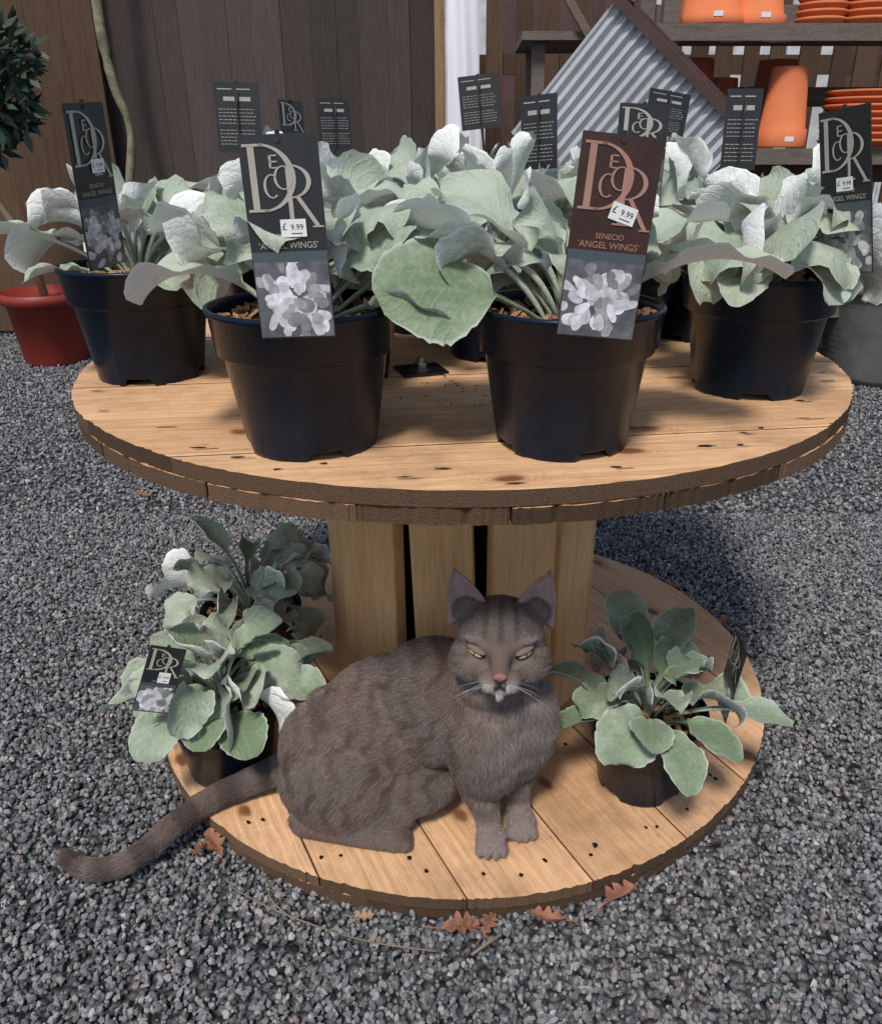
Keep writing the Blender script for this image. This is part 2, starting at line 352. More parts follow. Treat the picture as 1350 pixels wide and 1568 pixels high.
def plant(x,y,z,seed,sc=1.0,nl=22,spread=1.0,grn=.12,custom=(),psc=None,skip=None,hmul=1.0,flat=1.0,lm=1.0):
    rr=random.Random(seed); e=empty('potted_senecio_plant',(x,y,z)); psc=psc or sc
    pe=bpy.data.objects.new('pot_group',None); link(pe,e); pe.rotation_euler=(0,0,rr.uniform(0,1.5))
    pot(pe,psc)
    buf=([],[],[],[]); zb=.118*psc
    az=rr.uniform(0,6)
    for k in range(nl):
        f=k/(nl-1); az+=2.39996+rr.uniform(-.25,.25)
        if skip and f>.35 and any(abs(((az-R(s)+math.pi)%(2*math.pi))-math.pi)<R(w) for s,w in skip): continue
        e0=R((84-30*f*flat)+rr.uniform(-8,8)); L=(.076+.032*f+rr.uniform(-.012,.014))*sc*lm; W=L*rr.uniform(.76,1.0)
        pet=(.046+rr.uniform(-.01,.02)+.040*(1-f)*hmul)*sc*(.75+.25*f)*spread*hmul
        r0=.012*f
        leaf(buf,(r0*math.cos(az),r0*math.sin(az),zb),az,e0,L,W,pet,R(65+85*f+rr.uniform(-35,60)),rr.uniform(-.5,1.1),rr.uniform(.09,.20),rr.uniform(-.8,.8),grn+rr.uniform(-.18,.32)+(.12 if f<.2 else 0),rr.uniform(-.9,.9),rr)
    for c in custom:
        az,e0,L,W,pet,dr,cup,wave,roll,gr=c
        leaf(buf,(.02*math.cos(R(az)),.02*math.sin(R(az)),zb),R(az),R(e0),L,W,pet,R(dr),cup,wave,R(roll),gr,0,rr,1.5)
    o=mesh_obj('foliage',buf[0],buf[1],M_leaf,e,smooth=True,uv=buf[2])
    at=o.data.attributes.new('grn','FLOAT','POINT'); at.data.foreach_set('value',buf[3])
    return e
# az: degrees, 0=+x (image right), -90 toward camera
plant(-.155,-.394,TZ,11,1.0,20,1.0,.0,[(188,58,.105,.10,.055,115,.35,.08,0,-.1),(160,66,.12,.10,.06,85,.3,.1,10,-.05),(8,42,.12,.10,.07,50,.3,.08,-10,.5),(-22,30,.09,.08,.055,60,.3,.06,0,.7),(30,62,.12,.10,.07,80,.3,.12,0,.05)],skip=[(-90,80)])
plant(.102,-.394,TZ,12,1.0,16,1.0,.0,[(170,62,.13,.105,.085,95,.3,.11,0,-.15),(203,34,.112,.115,.070,52,-.05,.02,-48,.78),(-4,48,.135,.10,.07,80,.3,.06,-8,-.15),(14,66,.11,.09,.07,75,.3,.08,0,-.05),(148,75,.12,.10,.07,80,.3,.12,0,-.05),(-178,60,.10,.08,.07,70,.4,.1,0,.1)],skip=[(-90,80),(-150,20)])
plant(-.417,-.118,TZ,13,1.02,19,1.0,.0,[(186,44,.125,.095,.085,75,.3,.05,0,-.05),(-15,52,.125,.10,.06,80,.3,.08,0,-.1),(-50,30,.08,.07,.05,60,.3,.05,0,.55),(205,28,.07,.06,.05,60,.3,.05,0,.4),(60,70,.11,.10,.07,80,.3,.1,0,-.1)],skip=[(-100,45)])
plant(.360,-.186,TZ,14,1.02,28,1.0,-.02,[(-120,44,.085,.065,.05,105,.3,.05,0,.05),(-75,52,.095,.075,.05,120,.3,.06,0,.1),(175,54,.1,.09,.05,80,.3,.06,0,.0)])
for i,(x,y) in enumerate([(-.165,-.14),(.05,.0),(-.30,.13),(-.07,.20),(.16,.25),(.235,.06),(.38,.13),(-.12,.39),(.06,.42)]):
    plant(x,y,TZ,31+i,1.05,22,1.0,-.03,hmul=1.28 if i not in(2,) else 1.15,psc=1.0)
plant(-.335,-.262,BZ,51,.90,25,1.05,.34,[(-120,44,.085,.07,.055,105,.2,.04,0,.4),(-60,35,.075,.07,.05,80,.2,.04,0,1.0),(-15,48,.09,.07,.065,75,.3,.05,0,.5),(15,55,.09,.075,.07,75,.3,.05,0,.4),(195,42,.09,.07,.06,85,.3,.05,0,.3),(-88,52,.075,.065,.045,100,.1,.04,0,.9)],psc=.88,hmul=1.15,lm=.90)
plant(-.350,-.03,BZ,52,.92,30,1.1,.20,psc=.88,hmul=1.4,lm=.85)
plant(.25,-.295,BZ,53,.9,14,1.0,.66,[(-20,38,.085,.055,.09,60,.3,.05,0,.5),(-80,45,.09,.06,.06,110,.1,.04,0,.75),(-45,40,.08,.065,.05,85,.1,.04,0,.95),(170,50,.09,.07,.05,60,.3,.05,0,.7),(200,28,.085,.055,.05,50,.4,.04,0,1.1),(60,62,.10,.065,.07,60,.3,.05,0,.7),(100,70,.10,.065,.08,60,.3,.05,0,.6),(-100,55,.075,.06,.05,75,.1,.04,0,.8)],psc=.88,hmul=1.1,lm=.95)
# ------------------------------------------------------------------ labels
M_lblk=plain('label_black',(.018,.018,.020),.35,.5,0,.2,30,0)
M_lbrn=plain('label_brown',(.042,.014,.010),.35,.5,0,.3,30,0)
M_lgry=plain('label_band',(.06,.075,.09),.4)
M_ltxt=plain('label_print',(.38,.35,.30),.5,.5,0,.1,20,0)
M_ltxt2=plain('label_print_copper',(.36,.19,.14),.5,.5,0,.1,20,0)
M_lwht=plain('sticker_white',(.72,.72,.70),.5,.5,0,.03,20,0)
M_lph=plain('photo_grey',(.10,.10,.11),.4,.5,0,.5,60,0)
M_lp=[plain('photo_petal_%d'%i,(v,v,v*1.03),.4,.5,0,.35,130,0) for i,v in enumerate((.66,.50,.32,.20))]
M_ink=plain('ink',(.02,.02,.02),.6,.5,0,0,5,0)
def flat(parent,name,polys,mat,y):
    V=[];F=[]
    for pl in polys:
        b=len(V); V+=[(p[0],y,p[1]) for p in pl]; F.append(tuple(range(b,b+len(pl))))
    return mesh_obj(name,V,F,mat,parent)
def rect(x0,z0,x1,z1): return [(x0,z0),(x1,z0),(x1,z1),(x0,z1)]
def ring(cx,cz,A,B,ta,tb,a0,a1,n=20):
    o=[]
    for i in range(n):
        p=[R(a0+(a1-a0)*i/n),R(a0+(a1-a0)*(i+1)/n)]
        o.append([(cx+A*math.cos(p[0]),cz+B*math.sin(p[0])),(cx+A*math.cos(p[1]),cz+B*math.sin(p[1])),(cx+(A-ta)*math.cos(p[1]),cz+(B-tb)*math.sin(p[1])),(cx+(A-ta)*math.cos(p[0]),cz+(B-tb)*math.sin(p[0]))])
    return o
def text(parent,s,size,x,z,y,mat,rot=0):
    cu=bpy.data.curves.new('txt','FONT'); cu.body=s; cu.size=size; cu.align_x='CENTER'; cu.align_y='CENTER'; cu.materials.append(mat)
    o=bpy.data.objects.new('print_'+''.join(ch if ch.isalnum() else '_' for ch in s.lower()),cu); o.location=(x,y,z); o.rotation_euler=(R(90),rot,0); return link(o,parent)
def label(loc,yaw=0,lean=0,roll=0,w=.064,h=.158,style='front',brown=False,sticker=(.006,.088,0)):
    e=empty('plant_label',loc); e.rotation_mode='XYZ'
    e.rotation_euler=(Matrix.Rotation(R(yaw),3,'Z')@Matrix.Rotation(R(roll),3,'Y')@Matrix.Rotation(R(lean),3,'X')).to_euler()
    mb=MB(); mb.box((0,0,h/2),(w,.0008,h)); mb.obj('card',[M_lbrn if brown else M_lblk],e)
    mb=MB(); mb.tube([(0,.004,.004 if style=='front' else -.06),(0,.003,h*.9),(0,.001,h*1.02)],.0022,6); mb.obj('stake',[M_lblk],e)
    tx=M_ltxt2 if brown else M_ltxt
    if style=='front':
        k=h/.158; q=w/.064; y=-.0008
        flat(e,'photo_panel',[rect(-w/2+.0008,.001,w/2-.0008,.062*k)],M_lph,y)
        rr=random.Random(int(abs(loc[0])*9999))
        for i in range(60):
            a=rr.uniform(0,6.28); r=.038*math.sqrt(rr.random())*(1-i/120); cx=r*math.cos(a)*.9*q; cz=(.031+r*math.sin(a)*.95)*k; aa=a+rr.uniform(-.6,.6)
            l,ww=rr.uniform(.004,.009),rr.uniform(.003,.0055); pl=[]
            for j in range(14):
                g_=6.283*j/14; px=l*math.cos(g_); pz=ww*math.sin(g_)*(1.0+.3*math.cos(g_))*(1+.12*math.sin(g_*3+i))
                X=cx+px*math.cos(aa)-pz*math.sin(aa); Z=cz+px*math.sin(aa)+pz*math.cos(aa)
                pl.append((max(-w/2+.001,min(w/2-.001,X)),max(.0015,min(.0615*k,Z))))
            mesh_obj('printed_petal',[(p[0],y-.00012-i*.000008,p[1]) for p in pl],[tuple(range(14))],M_lp[(3,1,2,0,1)[i%5]],e)
        flat(e,'title_band',[rect(-w/2+.0005,.062*k,w/2-.0005,.070*k)],M_lgry,y)
        text(e,"'ANGEL WINGS'",.0070*k*q,0,.0745*k,y-.0003,tx); text(e,'SENECIO',.0058*k*q,0,.0815*k,y-.0003,tx)
        sx=-.016
        D=[rect(sx-.009,.103*k,sx-.0035,.150*k),rect(sx-.013,.101*k,sx+.004,.1030*k),rect(sx-.013,.1495*k,sx+.004,.1515*k)]+ring(sx,.1262*k,.028,.0252*k,.0052,.0016,-90,90)
        Rr=[rect(.004,.092*k,.0076,.134*k),rect(.0,.091*k,.013,.0925*k)]+ring(.007,.123*k,.017,.0125*k,.0038,.0011,-90,90)+[[(.010,.1115*k),(.0138,.1115*k),(.0285,.089*k),(.0245,.089*k)],rect(.022,.088*k,.031,.0892*k)]
        sq=lambda P:[[(p[0]*q,p[1]) for p in pl] for pl in P]
        flat(e,'printed_letter_d',sq(D),tx,y-.0006); flat(e,'printed_letter_r',sq(Rr),tx,y-.00075)
        flat(e,'printed_letter_o',sq(ring(.002,.126*k,.008,.009*k,.0022,.0009,0,360)),tx,y-.0009)
        flat(e,'printed_letter_c',sq(ring(-.008,.120*k,.0068,.009*k,.0022,.0009,50,310)),tx,y-.0009)
        flat(e,'printed_letter_e',sq([rect(-.0085,.133*k,-.0065,.143*k)]+[rect(-.0085,zz*k,-.002,(zz+.001)*k) for zz in(.133,.1375,.142)]),tx,y-.0009)
        flat(e,'punch_hole',ring(0,.1540*k,.0022,.0022,.0021,.0021,0,360),M_ink,y-.0009)
        if sticker:
            x,z,r=sticker; se=bpy.data.objects.new('price_sticker',None); se.location=(x,y-.0012,z*k); se.rotation_euler=(0,R(r),0); link(se,e)
            flat(se,'sticker',[rect(-.0105*q,-.0068,.0105*q,.0068)],M_lwht,0); text(se,'9.99',.0062*q,.0030*q,.0005,-.0002,M_ink); text(se,'£',.0075*q,-.0075*q,.001,-.0002,M_ink)
            flat(se,'fine_print',[rect(-.002*q,-.0045,.007*q,-.0038)],M_ink,-.0002)
    else:
        y=-.0008
        L=[]
        for i in range(11):
            z=h*(.62-.05*i)
            if i==5: continue
            x=-w*.42
            while x<w*.36:
                l=random.uniform(.002,.006); L.append(rect(x,z,min(x+l,w*.42),z+h*.009)); x+=l+.0014
        flat(e,'printed_lines',L,M_ltxt,y)
        flat(e,'barcode_patch',[rect(-w*.3,h*.74,-w*.05,h*.80),rect(w*.05,h*.74,w*.3,h*.80)],M_ltxt,y)
        flat(e,'printed_heading',[rect(-w*.42,h*.9,-w*.1,h*.915),rect(w*.0,h*.9,w*.3,h*.915)],M_ltxt,y)
        mb=MB(); mb.tube([(0,-.003,h*.1),(0,-.004,h*.7),(.002,-.002,h*.85)],.0016,6); mb.obj('clip',[M_ink],e)
    return e
label((-.139,-.505,.705),-4,-3,-2.5)
label((.112,-.505,.705),3,-3,5.5,brown=True,sticker=(.008,.100,14),w=.066)
label((-.397,-.250,.731),72,4,-4,w=.060,h=.165,sticker=(.006,.10,0))
label((.420,-.280,.728),-60,8,-8,w=.060,h=.165,sticker=(.0,.088,0))
label((.218,-.10,.792),3,-3,2,w=.062,h=.11,sticker=None)
for x,y,z,yaw,roll,w,h in[(-.335,.15,.846,4,1,.066,.095),(-.19,.15,.850,25,0,.05,.07),(.030,.20,.880,-8,-6,.062,.075),(.108,.05,.825,-30,-4,.055,.095),(.300,.15,.870,12,8,.066,.06),(.412,.13,.822,0,0,.052,.11)]:
    label((x,y,z),yaw,-3,roll,w,h,'back')
label((-.225,.0,.825),62,-3,2,w=.05,h=.085,sticker=None)
label((-.392,-.365,.205),28,-12,26,w=.045,h=.085,sticker=(.004,.085,0))
label((.345,-.31,.165),-92,-5,4,w=.05,h=.115,sticker=None)
# ------------------------------------------------------------------ cat
cat=empty('grey_tabby_cat')
V=[];F=[]
def ico():
    bm=bmesh.new(); bmesh.ops.create_icosphere(bm,subdivisions=3,radius=1); v=[x.co.copy() for x in bm.verts]; f=[tuple(q.index for q in x.verts) for x in bm.faces]; bm.free(); return v,f
IV,IF=ico()
def ell(c,r,M=None,rot=None):
    b=len(V); c=Vector(c)
    for p in IV:
        q=Vector((p.x*r[0],p.y*r[1],p.z*r[2]))
        if rot: q=rot@q
        q=q+c
        if M: q=M@q
        V.append(q)
    F.extend(tuple(i+b for i in f) for f in IF)
def chain(pts,M=None,step=.3):
    for (p,r),(q,s) in zip(pts[:-1],pts[1:]):
        p,q=Vector(p),Vector(q); n=max(2,int((q-p).length/(min(r,s)*step)))
        for i in range(n+1):
            k=i/n; rr=r+(s-r)*k; ell(p.lerp(q,k),(rr,rr,rr),M)
ell((-.150,-.325,.118),(.096,.082,.090)); ell((-.098,-.322,.160),(.104,.078,.088),rot=Matrix.Rotation(R(-26),3,'Y'))
ell((-.03,-.335,.199),(.084,.072,.090),rot=Matrix.Rotation(R(-34),3,'Y')); ell((.048,-.352,.183),(.074,.064,.092))
ell((.043,-.350,.250),(.060,.054,.055)); ell((-.168,-.335,.075),(.080,.078,.042)); ell((-.08,-.345,.092),(.080,.064,.054))
ell((-.152,-.380,.100),(.076,.052,.070),rot=Matrix.Rotation(R(-20),3,'Y')); ell((.029,-.388,.165),(.048,.045,.068))
ell((-.112,-.392,.07),(.055,.03,.035))
chain([((-.205,-.395,.055),.020),((-.12,-.415,.052),.017),((-.085,-.420,.050),.0165)])
for i in(-1,0,1): ell((-.074,-.420+i*.009,.046),(.011,.0065,.009))
chain([((.012,-.374,.165),.038),((.020,-.390,.115),.0255),((.030,-.401,.078),.0175),((.034,-.405,.056),.016)])
chain([((.060,-.350,.150),.036),((.068,-.360,.105),.024),((.071,-.370,.070),.017),((.073,-.376,.055),.016)])
for cx,cy in((.036,-.419),(.076,-.391)):
    ell((cx,cy,.051),(.020,.024,.0145))
    for i in(-1.5,-.5,.5,1.5): ell((cx+i*.0102,cy-.020+abs(i)*.0035,.047),(.0054,.0105,.0095))
tailp=[((-.225,-.315,.085),.025),((-.262,-.322,.070),.0195),((-.30,-.335,.060),.0170),((-.34,-.358,.054),.0158),((-.375,-.392,.046),.0152),((-.405,-.424,.034),.0145),((-.438,-.440,.024),.0138),((-.475,-.441,.021),.0128),((-.508,-.424,.021),.0098)]
def cm(P,n=5):
    out=[]
    for i in range(len(P)-1):
        p0,p1,p2,p3=P[max(i-1,0)],P[i],P[i+1],P[min(i+2,len(P)-1)]
        for k in range(n):
            t=k/n; a=[]
            for d in range(4):
                g=lambda P_:(*P_[0],P_[1])[d]
                a.append(.5*(2*g(p1)+(g(p2)-g(p0))*t+(2*g(p0)-5*g(p1)+4*g(p2)-g(p3))*t*t+(3*g(p1)-3*g(p2)+g(p3)-g(p0))*t**3))
            out.append((tuple(a[:3]),a[3]))
    out.append(P[-1]); return out
tail=cm(tailp); chain(tail,step=.35)
HS=1.13
HM=Matrix.Translation((.045,-.378,.321))@Matrix.Rotation(R(-3),4,'Z')@Matrix.Rotation(R(-9),4,'X')@Matrix.Scale(HS,4)
ell((0,0,0),(.046,.046,.046),HM); ell((0,-.016,.014),(.036,.034,.034),HM)
for s in(-1,1):
    ell((s*.026,-.012,-.016),(.027,.029,.025),HM); ell((s*.0095,-.049,-.021),(.0125,.012,.0095),HM)
    ell((s*.022,-.035,.016),(.014,.010,.006),HM)
    ell((s*.023,-.032,-.009),(.014,.010,.009),HM)
    ell((s*.034,.004,.030),(.016,.010,.014),HM)
chain([((0,-.034,.016),.0125),((0,-.047,.0),.0110),((0,-.055,-.012),.0085)],HM)
ell((0,-.044,-.0330),(.0120,.011,.0088),HM); ell((0,-.024,-.027),(.024,.028,.018),HM)
me=bpy.data.meshes.new('cb'); me.from_pydata([tuple(p) for p in V],[],F); tmp=bpy.data.objects.new('cb',me); COL.objects.link(tmp)
m=tmp.modifiers.new('r','REMESH'); m.mode='VOXEL'; m.voxel_size=.003
m=tmp.modifiers.new('s','SMOOTH'); m.factor=.5; m.iterations=5
bpy.context.view_layer.update(); dg=bpy.context.evaluated_depsgraph_get()
bme=bpy.data.meshes.new_from_object(tmp.evaluated_get(dg)); bpy.data.objects.remove(tmp)
bme.name='cat_body'; bme.polygons.foreach_set('use_smooth',[True]*len(bme.polygons))
tailc=np.array([p for p,r in tail]); tailt=np.gradient(tailc,axis=0); tailt/=np.linalg.norm(tailt,axis=1)[:,None]
HMi=np.array(HM.inverted())
def hl(P): return P@HMi[:3,:3].T+HMi[:3,3]
def sstep(x,a,b):
    t=np.clip((x-a)/(b-a),0,1); return t*t*(3-2*t)
def tailinfo(P):
    I=[];D=[]
    for k in range(0,len(P),20000):
        d=np.linalg.norm(P[k:k+20000,None,:]-tailc[None],axis=2); i=d.argmin(1); I.append(i); D.append(d.min(1))
    return np.concatenate(I),np.concatenate(D)
def catcol(P):
    H=hl(P); x,y,z=P.T; hx,hy,hz=H.T; hr=np.linalg.norm(H,axis=1); ax=np.abs(hx)
    base=np.array([.205,.162,.142])
    c=np.tile(base,(len(P),1))
    wob=.45*np.sin(x*60+z*35)+.45*np.sin(z*90-x*20+y*40)+.3*np.sin(z*170+x*130)
    st=np.sin((x*1.0-z*.25)*190+wob*2.6)
    patch=.5+.5*np.sin(x*45+z*70+2)
    k=sstep(st,.1,.9)*(.50)*(.45+.55*patch)*(1-sstep(x,-.02,.03))*sstep(z,.05,.10)
    c=c*(1-k)[:,None]+np.array([.05,.032,.021])*k[:,None]
    c*= (1-.16*sstep(z,.20,.30)*(hr>.06))[:,None]
    w=sstep(np.sin(x*37+2*np.sin(z*30)),.1,1)*.5; c=c*(1-w[:,None])+c*np.array([1.12,.98,.88])*w[:,None]
    k=sstep(x,.0,.05)*(1-sstep(z,.24,.28)); c=c*(1-k[:,None])+np.array([.235,.195,.175])*k[:,None]*(.90+.14*np.sin(z*170+np.sin(x*60)*2))[:,None]
    k=(z<.075)&(x>0)&(y<-.35); c[k]=np.array([.29,.24,.22])
    ti,td=tailinfo(P); on=(x<-.255)
    rg=.5+.5*np.sin(ti*.95); c[on]*=(.50+.42*sstep(rg[on],.3,.7))[:,None]; c[on&(ti>34)]*=.65
    hd=hr<.066
    hc=np.tile(np.array([.205,.166,.148]),(len(P),1))
    dk=np.array([.070,.051,.044])
    mm=sstep(np.sin(ax*430+hz*18+.8),.0,.8)*sstep(hz,.012,.022)*(ax<.024); k=.55*mm; hc=hc*(1-k[:,None])+dk*k[:,None]
    ch=sstep(np.sin(hz*360+ax*150),.2,.9)*sstep(ax,.030,.040)*(hz<.01); k=.45*ch; hc=hc*(1-k[:,None])+dk*k[:,None]
    el_=np.exp(-(((hz+.002-(ax-.03)*-.35)/.0028)**2))*sstep(ax,.030,.034)*(ax<.055)*(hy<.0); k=.6*el_; hc=hc*(1-k[:,None])+dk*k[:,None]
    e=np.exp(-(((ax-.021)/.013)**2+((hz-.013)/.005)**2))*(hy<-.02); hc=hc*(1-.55*e[:,None])+np.array([.37,.315,.285])*.55*e[:,None]
    e=np.exp(-(((ax-.022)/.013)**2+((hz+.008)/.006)**2))*(hy<-.02); hc=hc*(1-.5*e[:,None])+np.array([.37,.315,.285])*.5*e[:,None]
    mz=np.exp(-(((ax-.0095)/.010)**2+((hz+.0255)/.0065)**2))*(hy<-.034); k=.9*mz; hc=hc*(1-k[:,None])+np.array([.58,.53,.50])*k[:,None]
    cn=np.exp(-((hx/.010)**2+((hz+.037)/.007)**2))*(hy<-.02); k=.85*cn; hc=hc*(1-k[:,None])+np.array([.64,.59,.56])*k[:,None]
    br=np.exp(-((hx/.007)**2+((hz+.003)/.012)**2))*(hy<-.035); hc=hc*(1-.6*br[:,None])+np.array([.25,.16,.115])*.6*br[:,None]
    c[hd]=hc[hd]
    return c
t=NT('cat_skin',.9,(.1,.08,.07),.1); at=t.n('ShaderNodeAttribute',attribute_name='col'); t.base(t.mix(1,at.outputs['Color'],(.6,.57,.55),'MULTIPLY')); M_skin=t.m
t=NT('cat_fur',.6,(.1,.08,.07),.2); at=t.n('ShaderNodeAttribute',attribute_name='col'); t.base(at.outputs['Color']); M_fur=t.m
nv=len(bme.vertices); co=np.zeros(nv*3,dtype=np.float32); bme.vertices.foreach_get('co',co); co=co.reshape(-1,3)
ca=bme.attributes.new('col','FLOAT_COLOR','POINT'); cc=np.ones((nv,4),dtype=np.float32); cc[:,:3]=catcol(co.astype(float)); ca.data.foreach_set('color',cc.ravel())
bme.materials.clear(); bme.materials.append(M_skin); body=bpy.data.objects.new('body',bme); link(body,cat)
def ear(s):
    vs=[];fs=[];nu,nvv=13,12
    for j in range(nvv+1):
        v=j/nvv
        for i in range(nu+1):
            u=-1+2*i/nu
            w=.0215*(1-v**1.9)**.85*(1-.10*v)
            x=.032+.017*v+ u*w ; z=.022+.053*v -.010*u*(1-v); y=-.002+.010*(1-u*u)*(1-v*.8)+.004*v
            if u>0: y+=.002*u*(1-v)
            vs.append(HM@Vector((s*x,y,z)))
    for j in range(nvv):
        for i in range(nu):
            q=j*(nu+1)+i; fs.append((q,q+1,q+nu+2,q+nu+1) if s>0 else (q,q+nu+1,q+nu+2,q+1))
    return vs,fs
t=NT('ear_inner',.8,(.20,.11,.10),.2); t.base(t.ramp(t.noise(t.coord(),60,3),[(.3,(.26,.17,.155)),(.7,(.42,.29,.265))])); M_ear=t.m
earm=[]
for s in(-1,1):
    v,f=ear(s); o=mesh_obj('ear',v,f,[M_ear,M_skin],cat,smooth=True); earm.append((v,f))
    m=o.modifiers.new('s','SOLIDIFY'); m.thickness=.002; m.offset=0
    a=o.data.attributes.new('col','FLOAT_COLOR','POINT'); a.data.foreach_set('color',np.tile(np.array([.16,.11,.10,1],dtype=np.float32),len(v)))
bvh=BVHTree.FromPolygons([tuple(v.co) for v in bme.vertices],[tuple(p.vertices) for p in bme.polygons])
fw=(HM.to_3x3()@Vector((0,1,0))).normalized()
def onface(hx,hz):
    o=HM@Vector((hx,-.2,hz)); loc,nor,_,_=bvh.ray_cast(o,fw); return loc,nor
M_eye=NT('cat_eye',.12,(.40,.36,.13),.5).m; M_rim=plain('eye_rim',(.02,.014,.012),.5,.4,0,.1,10,0); M_nose=plain('cat_nose',(.25,.12,.10),.6,.3,0,.25,200,.2)
eyes=[]
def blob(name,c,r,rot,mat):
    v=[Vector((p.x*r[0],p.y*r[1],p.z*r[2])) for p in IV]; v=[c+rot@p for p in v]; return mesh_obj(name,v,IF,mat,cat,smooth=True)
H3=HM.to_3x3()
for s in(-1,1):
    loc,nor=onface(s*.0235,.0035); 
    q=Vector((0,-1,0)).rotation_difference(nor).to_matrix(); rot=q@Matrix.Rotation(R(-s*10),3,'Y')
    eyes.append(loc)
    blob('eye_rim',loc+nor*.0006,(.0120,.0034,.0046),rot,M_rim)
    blob('eyeball',loc+nor*.0024+rot@Vector((0,0,-.0011)),(.0090,.0032,.0028),rot,M_eye)
    blob('pupil',loc+nor*.0044+rot@Vector((0,0,-.0009)),(.0013,.0016,.0023),rot,M_rim)
    blob('upper_eyelid',loc+nor*.0020+rot@Vector((0,0,.0044)),(.0124,.0046,.0032),rot,M_skin).data.attributes.new('col','FLOAT_COLOR','POINT').data.foreach_set('color',np.tile(np.array([.30,.24,.21,1],dtype=np.float32),len(IV)))
loc,nor=onface(0,-.013); nosec=loc
blob('nose',loc+Vector((0,.0005,0)),(.0078,.0040,.0050),H3.normalized(),M_nose)
for s in(-1,1): blob('nostril',loc+H3@Vector((s*.0040,-.0026,-.0022)),(.0018,.0018,.0012),H3.normalized(),M_rim)
mb=MB()
def fl(pts): 
    P=[]
    for hx,hz in pts:
        l,n_=onface(hx,hz); P.append(l+n_*.0016)
    return P
mb.tube(fl([(0,-.018),(0,-.0215),(0,-.0245)]),.0008,6)
for s in(-1,1): mb.tube(fl([(0,-.0245),(s*.004,-.0275),(s*.009,-.0288),(s*.0145,-.0275)]),.0009,6)
mb.obj('mouth_line',[M_rim],cat)
def tris(vs,fs):
    T=[]
    for f in fs:
        for k in range(1,len(f)-1): T.append((f[0],f[k],f[k+1]))
    return np.array(vs,dtype=float),np.array(T)
def sample(Vv,T,N,wfun=None):
    a,b,c=Vv[T[:,0]],Vv[T[:,1]],Vv[T[:,2]]; nr=np.cross(b-a,c-a); ar=np.linalg.norm(nr,axis=1); 
    cen=(a+b+c)/3; w=ar*(wfun(cen) if wfun else 1); idx=np.random.choice(len(T),N,p=w/w.sum())
    r1,r2=np.sqrt(np.random.rand(N)),np.random.rand(N)
    P=(1-r1)[:,None]*a[idx]+(r1*(1-r2))[:,None]*b[idx]+(r1*r2)[:,None]*c[idx]
    n_=nr[idx]/np.maximum(ar[idx],1e-12)[:,None]; return P,n_
Vb,Tb=tris([tuple(v.co) for v in bme.vertices],[tuple(p.vertices) for p in bme.polygons])
def wf(P):
    H=hl(P); hd=np.linalg.norm(H,axis=1)<.066; w=np.where(hd,3.6,1.0); w=w*np.where(P[:,1]>-.31,.45,1.0); return w
NH=220000
P,Nn=sample(Vb,Tb,NH,wf)
keep=np.ones(len(P),bool)
for e in eyes:
    keep&=np.linalg.norm((P-np.array(e)-np.array([0,0,-.0008]))*np.array([.70,1,1.6]),axis=1)>.0090
keep&=np.linalg.norm(P-np.array(nosec),axis=1)>.0066
P=P[keep];Nn=Nn[keep]
H=hl(P); hr=np.linalg.norm(H,axis=1); head=hr<.064
x,y,z=P.T
body_f=np.stack([-np.ones_like(x),np.zeros_like(x),-.45-sstep(-x,.1,.24)*2.2],1)
chest_f=np.stack([-.05+(x-.04)*2,-.15+0*x,-np.ones_like(x)],1)
k=sstep(x,-.04,.02)[:,None]; flow=body_f*(1-k)+chest_f*k
ti,td=tailinfo(P); on=(x<-.245)&(td<.035); flow[on]=tailt[ti[on]]
nose=np.array(nosec)+np.array([0,.004,0]); hf=P-nose; hf/=np.linalg.norm(hf,axis=1)[:,None]+1e-9
flow[head]=hf[head]
paw=(z<.06)&(x>0); flow[paw]=np.array([0,-1,-.25])
cl=np.stack([np.sin(x*210+z*140+y*90),np.sin(y*230-x*120),np.sin(z*200+x*170)],1)*.12
flow+=np.random.randn(*flow.shape)*.15+cl
flow/=np.linalg.norm(flow,axis=1)[:,None]
tang=flow-(flow*Nn).sum(1)[:,None]*Nn; tang/=np.linalg.norm(tang,axis=1)[:,None]+1e-9
L=np.full(len(P),.0080); L[(x>0)&(z<.27)&(z>.1)]=.0105; L[(x>0)&(z<.1)]=.0048; L[z<.06]=.0042; L[on]=.0078
dn=np.linalg.norm(P-nose,axis=1); Lh=np.interp(dn,[.006,.02,.05,.09],[.0012,.0022,.0052,.0090]); L[head]=Lh[head]
ey=np.min([np.linalg.norm(P-np.array(e),axis=1) for e in eyes],axis=0); L[ey<.016]*=.55
L*=np.random.uniform(.6,1.25,len(P)); lift=np.where(head,.22,.36)*np.random.uniform(.7,1.35,len(P))
C=catcol(P); C*=np.random.uniform(.60,1.5,len(P))[:,None]
